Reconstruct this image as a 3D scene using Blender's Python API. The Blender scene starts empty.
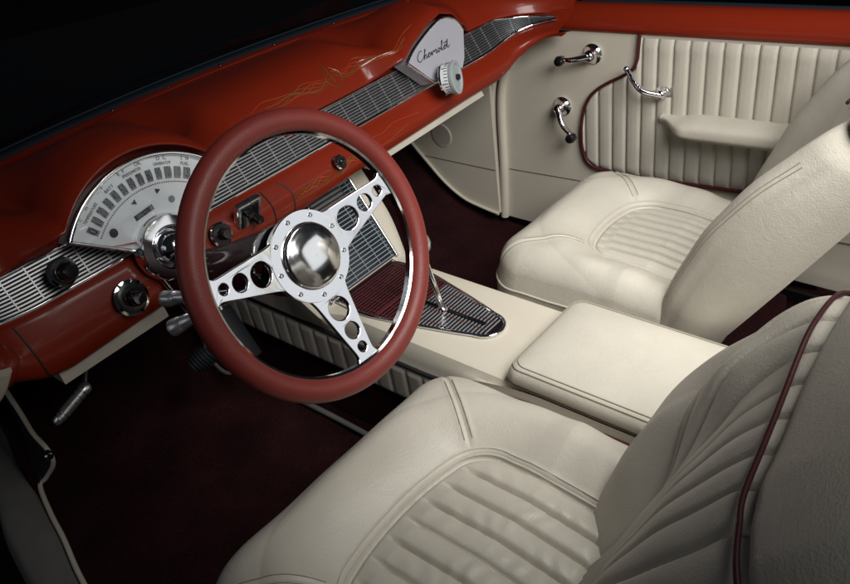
import bpy, bmesh, math, random
import numpy as np
from mathutils import Vector, Matrix
random.seed(7)
C = bpy.context.scene.collection
pi = math.pi
V = np.array

# ------------------------------------------------------------------ materials
def nodes(name):
    m = bpy.data.materials.new(name); m.use_nodes = True
    nt = m.node_tree; b = nt.nodes['Principled BSDF']
    return m, nt, b

def mat(name, col, rough=.5, metal=0., coat=0., coat_r=.05, bump=0., bscale=200., var=0., vscale=6.,
        rvar=0., spec=.5, aniso=0., emit=None, detail=4., btype='noise'):
    m, nt, b = nodes(name)
    N, L = nt.nodes, nt.links
    b.inputs['Base Color'].default_value = (*col, 1)
    b.inputs['Roughness'].default_value = rough
    b.inputs['Metallic'].default_value = metal
    b.inputs['Coat Weight'].default_value = coat
    b.inputs['Coat Roughness'].default_value = coat_r
    b.inputs['Specular IOR Level'].default_value = spec
    tc = N.new('ShaderNodeTexCoord')
    if var > 0 or rvar > 0:
        n = N.new('ShaderNodeTexNoise'); n.inputs['Scale'].default_value = vscale
        n.inputs['Detail'].default_value = 6.; n.inputs['Roughness'].default_value = .6
        L.new(tc.outputs['Object'], n.inputs['Vector'])
        if var > 0:
            r = N.new('ShaderNodeValToRGB')
            r.color_ramp.elements[0].position = .3; r.color_ramp.elements[1].position = .7
            r.color_ramp.elements[0].color = (*[c*(1-var) for c in col], 1)
            r.color_ramp.elements[1].color = (*[min(1, c*(1+var)) for c in col], 1)
            L.new(n.outputs['Fac'], r.inputs['Fac']); L.new(r.outputs['Color'], b.inputs['Base Color'])
        if rvar > 0:
            mr = N.new('ShaderNodeMapRange')
            mr.inputs['To Min'].default_value = max(.02, rough-rvar); mr.inputs['To Max'].default_value = rough+rvar
            n2 = N.new('ShaderNodeTexNoise'); n2.inputs['Scale'].default_value = vscale*4
            n2.inputs['Detail'].default_value = 5.
            L.new(tc.outputs['Object'], n2.inputs['Vector'])
            L.new(n2.outputs['Fac'], mr.inputs['Value']); L.new(mr.outputs['Result'], b.inputs['Roughness'])
    if bump > 0:
        bp = N.new('ShaderNodeBump'); bp.inputs['Strength'].default_value = bump; bp.inputs['Distance'].default_value = .001
        if btype == 'leather':
            v = N.new('ShaderNodeTexVoronoi'); v.inputs['Scale'].default_value = bscale; v.feature = 'SMOOTH_F1'
            n3 = N.new('ShaderNodeTexNoise'); n3.inputs['Scale'].default_value = 46.; n3.inputs['Detail'].default_value = 7.; n3.inputs['Distortion'].default_value = 1.2
            L.new(tc.outputs['Object'], v.inputs['Vector']); L.new(tc.outputs['Object'], n3.inputs['Vector'])
            ma = N.new('ShaderNodeMath'); ma.operation = 'MULTIPLY_ADD'; ma.inputs[1].default_value = .38
            ma2 = N.new('ShaderNodeMath'); ma2.operation = 'MULTIPLY'; ma2.inputs[1].default_value = .65
            L.new(n3.outputs['Fac'], ma2.inputs[0])
            L.new(v.outputs['Distance'], ma.inputs[0]); L.new(ma2.outputs[0], ma.inputs[2])
            L.new(ma.outputs[0], bp.inputs['Height'])
        else:
            n3 = N.new('ShaderNodeTexNoise'); n3.inputs['Scale'].default_value = bscale; n3.inputs['Detail'].default_value = detail
            L.new(tc.outputs['Object'], n3.inputs['Vector']); L.new(n3.outputs['Fac'], bp.inputs['Height'])
        L.new(bp.outputs['Normal'], b.inputs['Normal'])
    return m

CREAM = (.54, .508, .437)
M = {}
M['leather'] = mat('cream_leather', CREAM, .43, bump=.75, bscale=480, var=.10, vscale=5, rvar=.07, btype='leather', spec=.45)
M['vinyl'] = mat('cream_vinyl', (.60, .555, .465), .5, bump=.35, bscale=600, var=.05, vscale=4, rvar=.06, btype='leather', spec=.4)
M['stitch'] = mat('cream_thread', (.33, .30, .235), .7, bump=.5, bscale=900)
M['seam'] = mat('seam_shadow', (.16, .14, .11), .8)
M['maroon_piping'] = mat('maroon_piping', (.070, .008, .010), .45, bump=.3, bscale=500)
M['dark_piping'] = mat('dark_maroon_piping', (.040, .006, .008), .5, bump=.3, bscale=500)
M['red_paint'] = mat('red_paint', (.205, .017, .005), .40, coat=.32, coat_r=.11, spec=.2, var=.05, vscale=3)
M['rim_leather'] = mat('red_wheel_leather', (.20, .029, .023), .47, bump=.5, bscale=700, rvar=.06, btype='leather', var=.06, vscale=9)
M['maroon_paint'] = mat('maroon_column_paint', (.055, .009, .013), .55, coat=.10, coat_r=.03, spec=.06)
M['chrome'] = mat('chrome', (.86, .87, .89), .07, metal=1., rvar=.03, vscale=12)
M['polished'] = mat('polished_aluminium', (.80, .82, .85), .10, metal=1., rvar=.05, vscale=20, bump=.06, bscale=60)
M['tool_metal'] = mat('worn_satin_metal', (.80, .81, .82), .30, metal=.9, rvar=.08, vscale=40)
M['cap_metal'] = mat('brushed_cap', (.88, .89, .90), .13, metal=1., rvar=.05, vscale=20, bump=.05, bscale=80)
M['satin'] = mat('satin_aluminium', (.70, .72, .75), .27, metal=1., rvar=.06, vscale=30, bump=.12, bscale=300)
M['slat'] = mat('grille_bright_metal', (.42, .43, .44), .38, metal=.95, rvar=.06, vscale=30)
M['black'] = mat('black_plastic', (.012, .012, .013), .3, rvar=.08, vscale=30)
M['black_gloss'] = mat('black_gloss', (.008, .008, .010), .12, coat=.6)
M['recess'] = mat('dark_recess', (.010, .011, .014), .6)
M['rubber'] = mat('black_rubber', (.012, .015, .020), .55, bump=.4, bscale=200)
M['white_face'] = mat('white_gauge_face', (.80, .83, .86), .35, coat=.3, var=.03, vscale=20)
M['pod_face'] = mat('silver_white_plate', (.40, .40, .45), .32, coat=.3, var=.03, vscale=20)
M['print_dark'] = mat('dark_print', (.03, .035, .045), .5)
M['print_grey'] = mat('grey_print', (.20, .22, .22), .5)
M['print_red'] = mat('red_print', (.45, .02, .02), .45)
M['green_line'] = mat('olive_pinstripe', (.085, .095, .022), .35, coat=.5)
M['orange_line'] = mat('orange_pinstripe', (.40, .065, .012), .35, coat=.5)
M['headgrey'] = mat('grey_underdash', (.45, .42, .36), .55, bump=.3, bscale=300, var=.06)
M['gasket'] = mat('blue_black_gasket', (.007, .013, .020), .6, spec=.2, bump=.2, bscale=150)
M['hood'] = mat('black_hood', (.004, .005, .007), .5)
M['clock_ring'] = mat('teal_grey_enamel', (.36, .42, .43), .3, coat=.4)
M['sill'] = mat('grey_sill', (.17, .165, .155), .5, bump=.4, bscale=250, var=.12, vscale=18, rvar=.1)
M['shade_panel'] = mat('shade_toned_kick_panel', (.012, .009, .010), .7, bump=.4, bscale=300)  # near-black colour stands in for the shade of the driver footwell
M['outside'] = mat('dark_studio_floor', (.006, .006, .007), .7, var=.3)

def carpet():
    m, nt, b = nodes('maroon_carpet'); N, L = nt.nodes, nt.links
    tc = N.new('ShaderNodeTexCoord')
    n = N.new('ShaderNodeTexNoise'); n.inputs['Scale'].default_value = 240; n.inputs['Detail'].default_value = 8
    n2 = N.new('ShaderNodeTexNoise'); n2.inputs['Scale'].default_value = 9; n2.inputs['Detail'].default_value = 6
    mx = N.new('ShaderNodeMath'); mx.operation = 'MULTIPLY'
    r = N.new('ShaderNodeValToRGB')
    r.color_ramp.elements[0].position = .12; r.color_ramp.elements[1].position = .42
    r.color_ramp.elements[0].color = (.006, .0022, .003, 1); r.color_ramp.elements[1].color = (.036, .0095, .011, 1)
    L.new(tc.outputs['Object'], n.inputs['Vector']); L.new(tc.outputs['Object'], n2.inputs['Vector'])
    L.new(n.outputs['Fac'], mx.inputs[0]); L.new(n2.outputs['Fac'], mx.inputs[1])
    L.new(mx.outputs[0], r.inputs['Fac']); L.new(r.outputs['Color'], b.inputs['Base Color'])
    bp = N.new('ShaderNodeBump'); bp.inputs['Strength'].default_value = 1.; bp.inputs['Distance'].default_value = .004
    L.new(n.outputs['Fac'], bp.inputs['Height']); L.new(bp.outputs['Normal'], b.inputs['Normal'])
    b.inputs['Roughness'].default_value = .95; b.inputs['Specular IOR Level'].default_value = .1
    b.inputs['Sheen Weight'].default_value = .08; b.inputs['Sheen Tint'].default_value = (.5, .12, .12, 1)
    return m
M['carpet'] = carpet()

def glass():
    m, nt, b = nodes('windshield_glass'); N, L = nt.nodes, nt.links
    tr = N.new('ShaderNodeBsdfTransparent'); tr.inputs['Color'].default_value = (.80, .86, .88, 1)
    gl = N.new('ShaderNodeBsdfGlossy'); gl.inputs['Roughness'].default_value = .02
    fr = N.new('ShaderNodeFresnel'); fr.inputs['IOR'].default_value = 1.10
    mx = N.new('ShaderNodeMixShader')
    L.new(fr.outputs[0], mx.inputs[0]); L.new(tr.outputs[0], mx.inputs[1]); L.new(gl.outputs[0], mx.inputs[2])
    L.new(mx.outputs[0], N['Material Output'].inputs['Surface'])
    return m
M['glass'] = glass()

def lens():
    m = M['glass'].copy(); m.name = 'clear_lens'; N = m.node_tree.nodes
    for n in N:
        if n.type == 'BSDF_TRANSPARENT': n.inputs['Color'].default_value = (.97, .98, .98, 1)
        if n.type == 'FRESNEL': n.inputs['IOR'].default_value = 1.4
    return m
M['lens'] = lens()

def ribbed(name, dark, light, red):
    """dark trim sheet with fine bright lines along the local grid: used on the console"""
    return mat(name, dark, .3, metal=.3, coat=.4)
M['trim_blue'] = mat('blue_black_ribbed_trim', (.014, .022, .034), .28, metal=.2, coat=.5)
M['trim_red'] = mat('maroon_black_ribbed_trim', (.012, .006, .008), .3, metal=.2, coat=.4)
M['rib_light'] = mat('pale_rib_line', (.40, .44, .46), .35, metal=.5)
M['rib_red'] = mat('red_rib_line', (.16, .035, .040), .35, metal=.2)

# ------------------------------------------------------------------ object helpers
def wloc(o):
    p = V([0., 0., 0.])
    while o is not None:
        p = p + V(o.location); o = o.parent
    return p

def thing(name, label, cat, loc, group=None):
    o = bpy.data.objects.new(name, None); C.objects.link(o); o.location = loc
    o.empty_display_size = .05
    o['label'] = label; o['category'] = cat
    if group: o['group'] = group
    return o

class MB:
    """collects shapes into one mesh (world coordinates)"""
    def __init__(s): s.v = []; s.f = []; s.mi = []; s.n = 0; s.cur = 0
    def add(s, v, f):
        v = np.asarray(v, float).reshape(-1, 3)
        s.v.append(v); s.f += [tuple(int(i)+s.n for i in q) for q in f]; s.mi += [s.cur]*len(f); s.n += len(v)
        return s
    def mat(s, i): s.cur = i; return s
    def grid(s, P, wu=False, wv=False, flip=False):
        P = np.asarray(P, float); a, b = P.shape[:2]; f = []
        for i in range(a if wu else a-1):
            for j in range(b if wv else b-1):
                q = (i*b+j, ((i+1) % a)*b+j, ((i+1) % a)*b+(j+1) % b, i*b+(j+1) % b)
                f.append(q[::-1] if flip else q)
        return s.add(P.reshape(-1, 3), f)
    def box(s, c, h, ax=None, r=.0):
        """box with chamfer r; ax: 3 unit axes"""
        c = V(c, float); ax = np.eye(3) if ax is None else np.asarray(ax, float)
        bm = bmesh.new(); bmesh.ops.create_cube(bm, size=2.)
        for v in bm.verts: v.co = Vector((v.co.x*h[0], v.co.y*h[1], v.co.z*h[2]))
        if r > 0: bmesh.ops.bevel(bm, geom=bm.edges[:], offset=r, segments=2, affect='EDGES', profile=.6)
        bm.verts.ensure_lookup_table(); bm.verts.index_update()
        P = V([[*v.co] for v in bm.verts]); F = [[v.index for v in f.verts] for f in bm.faces]; bm.free()
        return s.add(c + P @ ax, F)
    def tube(s, pts, r, n=10, closed=False, cap=True, flat=None):
        P = np.asarray(pts, float); m = len(P)
        r = np.full(m, r) if np.isscalar(r) else np.asarray(r, float)
        T = np.zeros_like(P)
        for i in range(m):
            a = P[(i-1) % m] if (closed or i > 0) else P[i]; b = P[(i+1) % m] if (closed or i < m-1) else P[i]
            T[i] = (b-a)/max(1e-12, np.linalg.norm(b-a))
        u = np.cross(T[0], [0, 0, 1.]);
        if np.linalg.norm(u) < .1: u = np.cross(T[0], [1., 0, 0])
        u /= np.linalg.norm(u); R = []
        for i in range(m):
            u = u - T[i]*(u@T[i]); u /= np.linalg.norm(u); w = np.cross(T[i], u)
            a = np.linspace(0, 2*pi, n, endpoint=False)
            R.append(P[i] + r[i]*(np.cos(a)[:, None]*u + np.sin(a)[:, None]*w))
        R = V(R); base = s.n
        s.grid(R, wu=closed, wv=True)
        if cap and not closed:
            s.f += [tuple(base+k for k in range(n))[::-1], tuple(base+(m-1)*n+k for k in range(n))]; s.mi += [s.cur]*2
        return s
    def lathe(s, c, axis, prof, n=40, cap=True):
        """prof: (distance along axis, radius)"""
        c = V(c, float); d = V(axis, float); d /= np.linalg.norm(d)
        u = np.cross(d, [0, 0, 1.]);
        if np.linalg.norm(u) < .1: u = np.cross(d, [1., 0, 0])
        u /= np.linalg.norm(u); w = np.cross(d, u); a = np.linspace(0, 2*pi, n, endpoint=False)
        R = V([c + d*t + max(r, 1e-5)*(np.cos(a)[:, None]*u + np.sin(a)[:, None]*w) for t, r in prof])
        base = s.n; s.grid(R, wv=True)
        if cap:
            m = len(prof); s.f += [tuple(base+k for k in range(n))[::-1], tuple(base+(m-1)*n+k for k in range(n))]; s.mi += [s.cur]*2
        return s
    def prism(s, front, off):
        A = np.asarray(front, float); B = A + V(off, float); n = len(A)
        f = [tuple(range(n)), tuple(range(2*n-1, n-1, -1))] + [(i, i+n, (i+1) % n+n, (i+1) % n) for i in range(n)]
        return s.add(np.vstack([A, B]), f)
    def ball(s, c, r, n=20, m=12, ax=None):
        r = V([r]*3) if np.isscalar(r) else V(r); th = np.linspace(.02, pi-.02, m)
        a = np.linspace(0, 2*pi, n, endpoint=False)
        R = V([[V([math.sin(t)*math.cos(x), math.sin(t)*math.sin(x), math.cos(t)])*r for x in a] for t in th])
        if ax is not None: R = R @ np.asarray(ax, float)
        base = s.n; s.grid(R + V(c), wv=True, flip=True)
        s.f += [tuple(base+k for k in range(n)), tuple(base+(m-1)*n+k for k in range(n))[::-1]]; s.mi += [s.cur]*2
        return s
    def text(s, txt, size, o, ex, ey, shear=0., align='CENTER', sx=1.):
        cu = bpy.data.curves.new('lettering', 'FONT'); cu.body = txt; cu.size = size; cu.shear = shear
        cu.align_x = align; cu.align_y = 'CENTER'; cu.resolution_u = 3
        ob = bpy.data.objects.new('lettering', cu); C.objects.link(ob)
        dg = bpy.context.evaluated_depsgraph_get(); me = ob.evaluated_get(dg).to_mesh()
        P = V([[*v.co] for v in me.vertices]).reshape(-1, 3); F = [list(p.vertices) for p in me.polygons]
        ob.evaluated_get(dg).to_mesh_clear(); bpy.data.objects.remove(ob); bpy.data.curves.remove(cu)
        return s.add(V(o) + P[:, :1]*sx*V(ex) + P[:, 1:2]*V(ey), F)
    def plate(s, outline, holes, th, o, ex, ey, ez, bev=.0008):
        """flat plate with holes through a filled 2D curve; local (x,y) and thickness along ez"""
        cu = bpy.data.curves.new('plate', 'CURVE'); cu.dimensions = '2D'; cu.fill_mode = 'BOTH'
        cu.extrude = th/2; cu.bevel_depth = bev; cu.bevel_resolution = 1
        for loop in [outline]+holes:
            sp = cu.splines.new('POLY'); sp.points.add(len(loop)-1); sp.use_cyclic_u = True
            for p, q in zip(sp.points, loop): p.co = (q[0], q[1], 0, 1)
        ob = bpy.data.objects.new('plate', cu); C.objects.link(ob)
        dg = bpy.context.evaluated_depsgraph_get(); me = ob.evaluated_get(dg).to_mesh()
        P = V([[*v.co] for v in me.vertices]).reshape(-1, 3); F = [list(p.vertices) for p in me.polygons]
        ob.evaluated_get(dg).to_mesh_clear(); bpy.data.objects.remove(ob); bpy.data.curves.remove(cu)
        return s.add(V(o) + P[:, :1]*V(ex) + P[:, 1:2]*V(ey) + P[:, 2:3]*V(ez), F)
    def build(s, name, m, parent=None, smooth=50, label=None, weld=False):
        P = np.vstack(s.v)
        if parent is not None: P = P - wloc(parent)
        me = bpy.data.meshes.new(name); me.from_pydata(P.tolist(), [], s.f)
        ms = m if isinstance(m, (list, tuple)) else [m]
        for x in ms: me.materials.append(M[x])
        if len(ms) > 1: me.polygons.foreach_set('material_index', s.mi)
        if weld:
            bm = bmesh.new(); bm.from_mesh(me); bmesh.ops.remove_doubles(bm, verts=bm.verts[:], dist=1e-5)
            bmesh.ops.recalc_face_normals(bm, faces=bm.faces[:]); bm.to_mesh(me); bm.free()
        me.polygons.foreach_set('use_smooth', [True]*len(me.polygons))
        try: me.set_sharp_from_angle(angle=math.radians(smooth))
        except Exception: pass
        me.validate(); me.update()
        o = bpy.data.objects.new(name, me); C.objects.link(o)
        if parent is not None: o.parent = parent
        if label: o['label'] = label
        return o

def tag(o, label, cat, group=None, kind=None):
    o['label'] = label
    if cat: o['category'] = cat
    if group: o['group'] = group
    if kind: o['kind'] = kind
    return o

def sm(x): x = np.clip(x, 0., 1.); return x*x*(3-2*x)
def catmull(pts, n):
    """smooth curve through pts, n samples per segment"""
    P = np.asarray(pts, float); out = []
    Q = np.vstack([2*P[0]-P[1], P, 2*P[-1]-P[-2]])
    for i in range(len(P)-1):
        a, b, c, d = Q[i:i+4]
        for t in np.arange(n)/n:
            out.append(.5*((2*b)+(c-a)*t+(2*a-5*b+4*c-d)*t*t+(3*b-a-3*c+d)*t**3))
    out.append(P[-1]); return V(out)
def circ(r, n=28, c=(0, 0)): return [(c[0]+r*math.cos(a), c[1]+r*math.sin(a)) for a in np.linspace(0, 2*pi, n, endpoint=False)]

# ------------------------------------------------------------------ camera
cam = bpy.data.objects.new('camera', bpy.data.cameras.new('camera')); C.objects.link(cam)
yaw, pit, rol, foc = .8049, .5937, -.149, 654.54
f = V([math.sin(yaw)*math.cos(pit), math.cos(yaw)*math.cos(pit), -math.sin(pit)])
r_ = np.cross(f, [0, 0, 1.]); r_ /= np.linalg.norm(r_); u_ = np.cross(r_, f)
cr, sr = math.cos(rol), math.sin(rol)
X, Y, Z = cr*r_+sr*u_, -sr*r_+cr*u_, -f
cam.matrix_world = Matrix(((X[0], Y[0], Z[0], -.8974), (X[1], Y[1], Z[1], -1.0668), (X[2], Y[2], Z[2], 1.1425), (0, 0, 0, 1)))
cam.data.sensor_width = 36; cam.data.lens = foc/682*36
cam.data.clip_start = .02; cam.data.clip_end = 100
bpy.context.scene.camera = cam

# ================================================================== DASHBOARD
PC, RC = .56, .11
PE = PC + RC*pi/2
DXL = .055   # the driver's end runs a little wider before it wraps round
def qq(p): return abs(p) if p >= 0 else max(0., abs(p)-DXL)
def path(p):
    s = 1. if p >= 0 else -1.; q = abs(p); e0 = 0. if p >= 0 else DXL
    if q <= PC+e0: return V([p, 0.]), V([0., 1.])
    a = min((q-PC-e0)/RC, pi/2); o = V([s*math.sin(a), math.cos(a)])
    return V([s*(PC+e0), -RC]) + RC*o, o
CL_X, CL_Z, CL_R = -.360, .505, .179     # instrument cluster arc
def TP(x, z, off=0.): # tilted instrument plane; off = toward the driver
    n = V([0., -.958, .287]); return V([x, -.03+.3*(z-.555), z]) + n*off
POD = V([(.242, .626), (.275, .644), (.329, .663), (.375, .672), (.412, .660), (.428, .634)])
def hood(x):
    """weight and rim height of the two hoods at x"""
    d = x-CL_X
    if abs(d) < .24:
        e = min(abs(d), .133); z = CL_Z+math.sqrt(CL_R**2-e*e)+.012
        w = 1-sm((abs(d)-.133)/.09); return float(w), z
    if .242-.08 < x < .428+.08:
        xx = min(max(x, .242), .428); z = float(np.interp(xx, POD[:, 0], POD[:, 1]))+.010
        w = 1-sm(max(.242-x, x-.428, 0)/.075); return float(w), z
    return 0., 0.
def rows(p):
    x = path(p)[0][0]; q = qq(p)
    e = sm((q-.50)/(PE-.50))
    yf = .298-.20*x*x-.07*x
    g = 1-sm((q-.66)/.06)
    R = V([(yf, .652), (yf-.012, .664), (yf-.04, .667), (yf-.046, .6645), (.17, .676), (.105, .672), (.06, .650), (.036, .622), (.030, .607),
           (.030+.014*g, .602), (.004+.014*g, .557), (-.004, .552), (-.020, .541), (-.033, .524), (-.034, .502), (-.022, .487), (.02, .481), (.12, .485)])
    sh = np.interp(x, [-.6, .1, .4], [-.036, 0., .008])
    for i, k in ((12, .25), (13, .6), (14, .9), (15, 1), (16, 1), (17, 1)): R[i, 1] += sh*k
    w, z = hood(x)
    if w > 0:
        yl = -.03+.3*(z-.555)-.004
        for i, (dy, dz) in {8: (0, 0), 9: (.050, -.006), 7: (.004, .009), 6: (.024, .0165), 5: (.066, .019), 4: (.125, .012)}.items():
            R[i] = R[i]*(1-w) + V([yl+dy, z+dz])*w
    k = 1-.62*e
    for i in range(9, 18): R[i, 1] = .606+(R[i, 1]-.606)*k
    for i in (15, 16, 17): R[i, 0] = -.03+(R[i, 0]+.03)*(1-.8*e)
    for i in range(0, 9):
        R[i, 1] = .585+(R[i, 1]-.585)*(1-.55*e)
        if R[i, 0] > .03: R[i, 0] = .03+(R[i, 0]-.03)*(1-.86*e)
    return R
def dash_pt(p, y, z):
    b, o = path(p); q = b+o*y; return V([q[0], q[1], z])
def dash_curve(p, n=7):
    return catmull(rows(p), n)
def dash_surf(p, s):
    R = rows(p); c = catmull(R, 20); i = s*20; a = int(min(max(i, 0), len(c)-2)); t = i-a
    y, z = c[a]*(1-t)+c[a+1]*t; return dash_pt(p, y, z)

DASH = thing('dashboard', 'glossy orange red classic car dashboard with chrome grille band and white fan gauge cluster', 'dashboard', (0, 0, .48))
ps = np.linspace(-PE-DXL, PE, 430)
mb = MB(); mb.grid(V([[dash_pt(p, y, z) for y, z in dash_curve(p)] for p in ps])); mb.build('dash_panel', 'red_paint', DASH, smooth=60)

# chrome grille band: backing, slats, dividers, lower bar
def band(p, t, d=0.):
    b, o = path(p); q = qq(p)
    k = 1-.62*sm((q-.50)/(PE-.50))
    t2 = t
    lo, hi = .0, 1.
    if q > .58:   # tapers to a point on the wrapped end
        u = (q-.58)/(.70-.58); lo, hi = .18*u+.0, 1-.55*u
    t = lo+(hi-lo)*t
    z = .606+(.556+.047*t-.606)*k; y = .002+.028*t
    q2 = b+o*(y-d); return V([q2[0], q2[1], z])
GR = thing_part = MB()
def grille_run(p0, p1, mb, div):
    n = max(6, int((p1-p0)/.012)); pp = np.linspace(p0, p1, n)
    mb.mat(0); mb.grid(V([[band(p, t, -.008) for t in (0, .5, 1)] for p in pp]))
    mb.mat(1)
    for t in np.linspace(.06, .94, 10):
        mb.grid(V([[band(p, t+a, d) for a, d in ((-.022, -.006), (-.022, .001), (.022, .001), (.022, -.006))] for p in pp]), wv=True)
    k = p0+div*.5
    while k < p1:
        w = .0009
        mb.grid(V([[band(k+a, t, d) for a, d in ((-w, -.004), (-w, .002), (w, .002), (w, -.004))] for t in np.linspace(0, 1, 5)]), wv=True)
        k += div
gm = MB()
for a, b in ((-.70-DXL, -.395), (-.30, .335), (.335, .70)): grille_run(a, b, gm, .037)
gr = gm.build('grille', ['recess', 'slat'], DASH, smooth=40)
# solid fluted chrome at the wrapped ends is read from close slats; rim bar along the bottom and top
bm_ = MB()
for tt, r in ((-.03, .0042), (1.03, .0022)):
    bm_.tube([band(p, tt, .002) for p in np.linspace(-.705-DXL, .705, 190)], r, 8)
    bm_.build('trim_bar', 'chrome', DASH); bm_ = MB()

# under-dash cream strip
mb = MB()
for x0, x1, y0, z0, h in ((-.585, -.40, .004, .452, .030), (.08, .455, .0, .4865, .016), (-.40, .08, .03, .470, .01)):
    zz = (lambda x: z0 + (x-x0)*.02)
    mb.prism([(x0, y0-.03, zz(x0)-h*.5), (x1, y0-.03, zz(x1)-h*.5), (x1, y0-.02, zz(x1)+h*.6), (x0, y0-.02, zz(x0)+h*.6)], (0, .10, 0))
mb.build('lower_strip', 'headgrey', DASH)

# shut lines of the lower panel
def lower(p, s): return dash_surf(p, s)
for pts in ([(-.610, 11.4), (-.606, 13), (-.600, 14.6), (-.598, 15.5)], [(-.165, 11.6), (-.160, 13), (-.163, 14.6)], [(-.128, 11.6), (-.114, 12.6), (-.116, 14), (-.128, 14.9)]):
    c = catmull(pts, 6); MB().tube([dash_surf(p, s)+V([0, .0003, 0]) for p, s in c], .0016, 6).build('shut_line', 'recess', DASH)

# screws along the windshield moulding
for p in (-.44, -.22, -.10, .02, .15, .30):
    mb = MB(); c = dash_surf(p, 1.5); mb.lathe(c, (0, -.1, 1), [(-.002, .0032), (.0012, .0032), (.0022, .002)], 12)
    mb.build('screw', 'black_gloss', DASH)

# pinstripe scrolls
def stripes(name, m, curves, s0, r=.0009):
    r = r*.68
    mb = MB()
    for c in curves:
        cc = catmull(c, 7)
        mb.tube([dash_surf(p, s)+V([0, -.0003, .0004]) for p, s in cc], np.concatenate([np.linspace(.0004, r, len(cc)//2), np.linspace(r, .0004, len(cc)-len(cc)//2)]), 5)
    return mb.build(name, m, DASH)
def scroll(cx, cs, wx, ws, seed):
    rd = random.Random(seed); out = []
    for sgn in (-1, 1):
        for k in range(4):
            a = .05+.22*k; amp = (.55-.1*k)
            pts = [(cx+sgn*wx*(.02+.05*k), cs+ws*(-.25+.15*k))]
            for j in range(1, 7):
                u = j/6; pts.append((cx+sgn*wx*(.05*k+u*(1-.13*k)), cs+ws*amp*math.sin(u*6.2+k*1.3)*(1-.6*u)+ws*.1*rd.uniform(-1, 1)))
            out.append(pts)
    return out
up = scroll(.105, 6.35, .165, .62, 3)
stripes('pinstripe', 'green_line', up[0:2]+up[4:6]+[[(.105, 5.4), (.102, 6.0), (.105, 7.1)], [(.098, 5.8), (.085, 6.3), (.098, 6.9)], [(.112, 5.8), (.125, 6.3), (.112, 6.9)]], 6, .0013)
stripes('pinstripe', 'orange_line', up[2:4]+up[6:8]+scroll(.105, 6.2, .20, .75, 9)[::2], 6, .0009)
lo = scroll(-.015, 13.2, .10, .9, 5)
stripes('pinstripe', 'green_line', lo[0:2]+lo[4:6], 13, .0011)
stripes('pinstripe', 'orange_line', lo[2:4]+lo[6:8]+[[(.09, 12.3), (.13, 12.6), (.17, 12.3), (.24, 12.7)], [(.07, 13.2), (.13, 13.5), (.20, 13.1)]], 13, .0009)

MB().ball((-.682, -.098, .566), (.038, .032, .034), 28, 18).build('end_cap', 'red_paint', DASH)
# ---- gauge cluster (fan)
def fan(r0, a0=41.5, a1=138.5, n=40): return [(CL_X+r0*math.cos(t), CL_Z+r0*math.sin(t)) for t in np.radians(np.linspace(a0, a1, n))]
AP = (CL_X, .532)
CLU = MB()
CLU.prism([TP(x, z) for x, z in fan(.175)+[AP]][::-1], V([0., .045, -.0135]))
clu = CLU.build('gauge_cluster', 'white_face', DASH, smooth=30)
bz = MB()
arc = fan(.178, 41.5, 138.5, 50)
bz.tube([TP(x, z, .003) for x, z in arc], .0042, 10)
bz.tube([TP(x, z, .002) for x, z in (arc[-1], (CL_X-.04, .56))], .0032, 8)
bz.tube([TP(x, z, .002) for x, z in (arc[0], (CL_X+.04, .56))], .0032, 8)
bz.build('bezel', 'chrome', clu)
mk = MB()
def polar(r, deg): return CL_X+r*math.cos(math.radians(deg)), CL_Z+r*math.sin(math.radians(deg))
TX, TZ = V([1., 0, 0]), V([0, .287, .958])
nums = ['0', '10', '20', '30', '40', '50', '60', '70', '80', '90', '100', '110', '120']
degs = np.linspace(129.6, 58.8, 13)
# the scale is struck from a point lower down, as on the flat-topped original
for s_, dg in zip(nums, degs):
    a = math.radians(dg); er = V([math.cos(a), 0, 0])+TZ*math.sin(a); et = V([math.sin(a), 0, 0])-TZ*math.cos(a)
    c = TP(*polar(.150, dg), .0012)
    mk.mat(1); h, w = .0090, .0045 if len(s_) < 3 else .0052
    mk.add([c-er*h-et*w, c-er*h+et*w, c+er*h+et*w, c+er*h-et*w], [(0, 1, 2, 3)])
    mk.mat(0)
    mk.text(s_, .020, c+V([0, -.0006, .0003]), et, er, sx=.52 if len(s_) == 2 else (.42 if len(s_) == 3 else .8))
mk.mat(0)
for dg in np.linspace(131, 57.4, 49):
    a = math.radians(dg); er = V([math.cos(a), 0, 0])+TZ*math.sin(a); et = V([math.sin(a), 0, 0])-TZ*math.cos(a)
    c = TP(*polar(.1365, dg), .0012); w = .0009
    mk.add([c-er*w-et*w, c-er*w+et*w, c+er*w+et*w, c+er*w-et*w], [(0, 1, 2, 3)])
def arctext(t, r, dg, size, sx=1.):
    a = math.radians(dg); er = V([math.cos(a), 0, 0])+TZ*math.sin(a); et = V([math.sin(a), 0, 0])-TZ*math.cos(a)
    mk.text(t, size, TP(*polar(r, dg), .0012), et, er, sx=sx)
arctext('TEMPERATURE', .1635, 122, .0068, .8); arctext('C . . . H', .1715, 124, .0075)
arctext('BATT', .1635, 106, .0070); arctext('- . +', .1710, 110, .0075)
arctext('SPEEDOMETER', .1635, 91, .0062, .8); arctext('E  F', .1712, 96, .0085)
arctext('OIL', .1712, 86, .0075); arctext('GENERATOR', .1635, 73, .0062, .8); arctext('D  C', .1712, 73, .0085)
arctext('FUEL', .1635, 60, .0065); arctext('L  H', .1712, 60, .0075)
def quad(x, z, hw, hh, m, off=.0013, rot=0.):
    mk.mat(m); c = TP(x, z, off); e = TX*math.cos(rot)+TZ*math.sin(rot); g = -TX*math.sin(rot)+TZ*math.cos(rot)
    mk.add([c-e*hw-g*hh, c+e*hw-g*hh, c+e*hw+g*hh, c-e*hw+g*hh], [(0, 1, 2, 3)])
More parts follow.
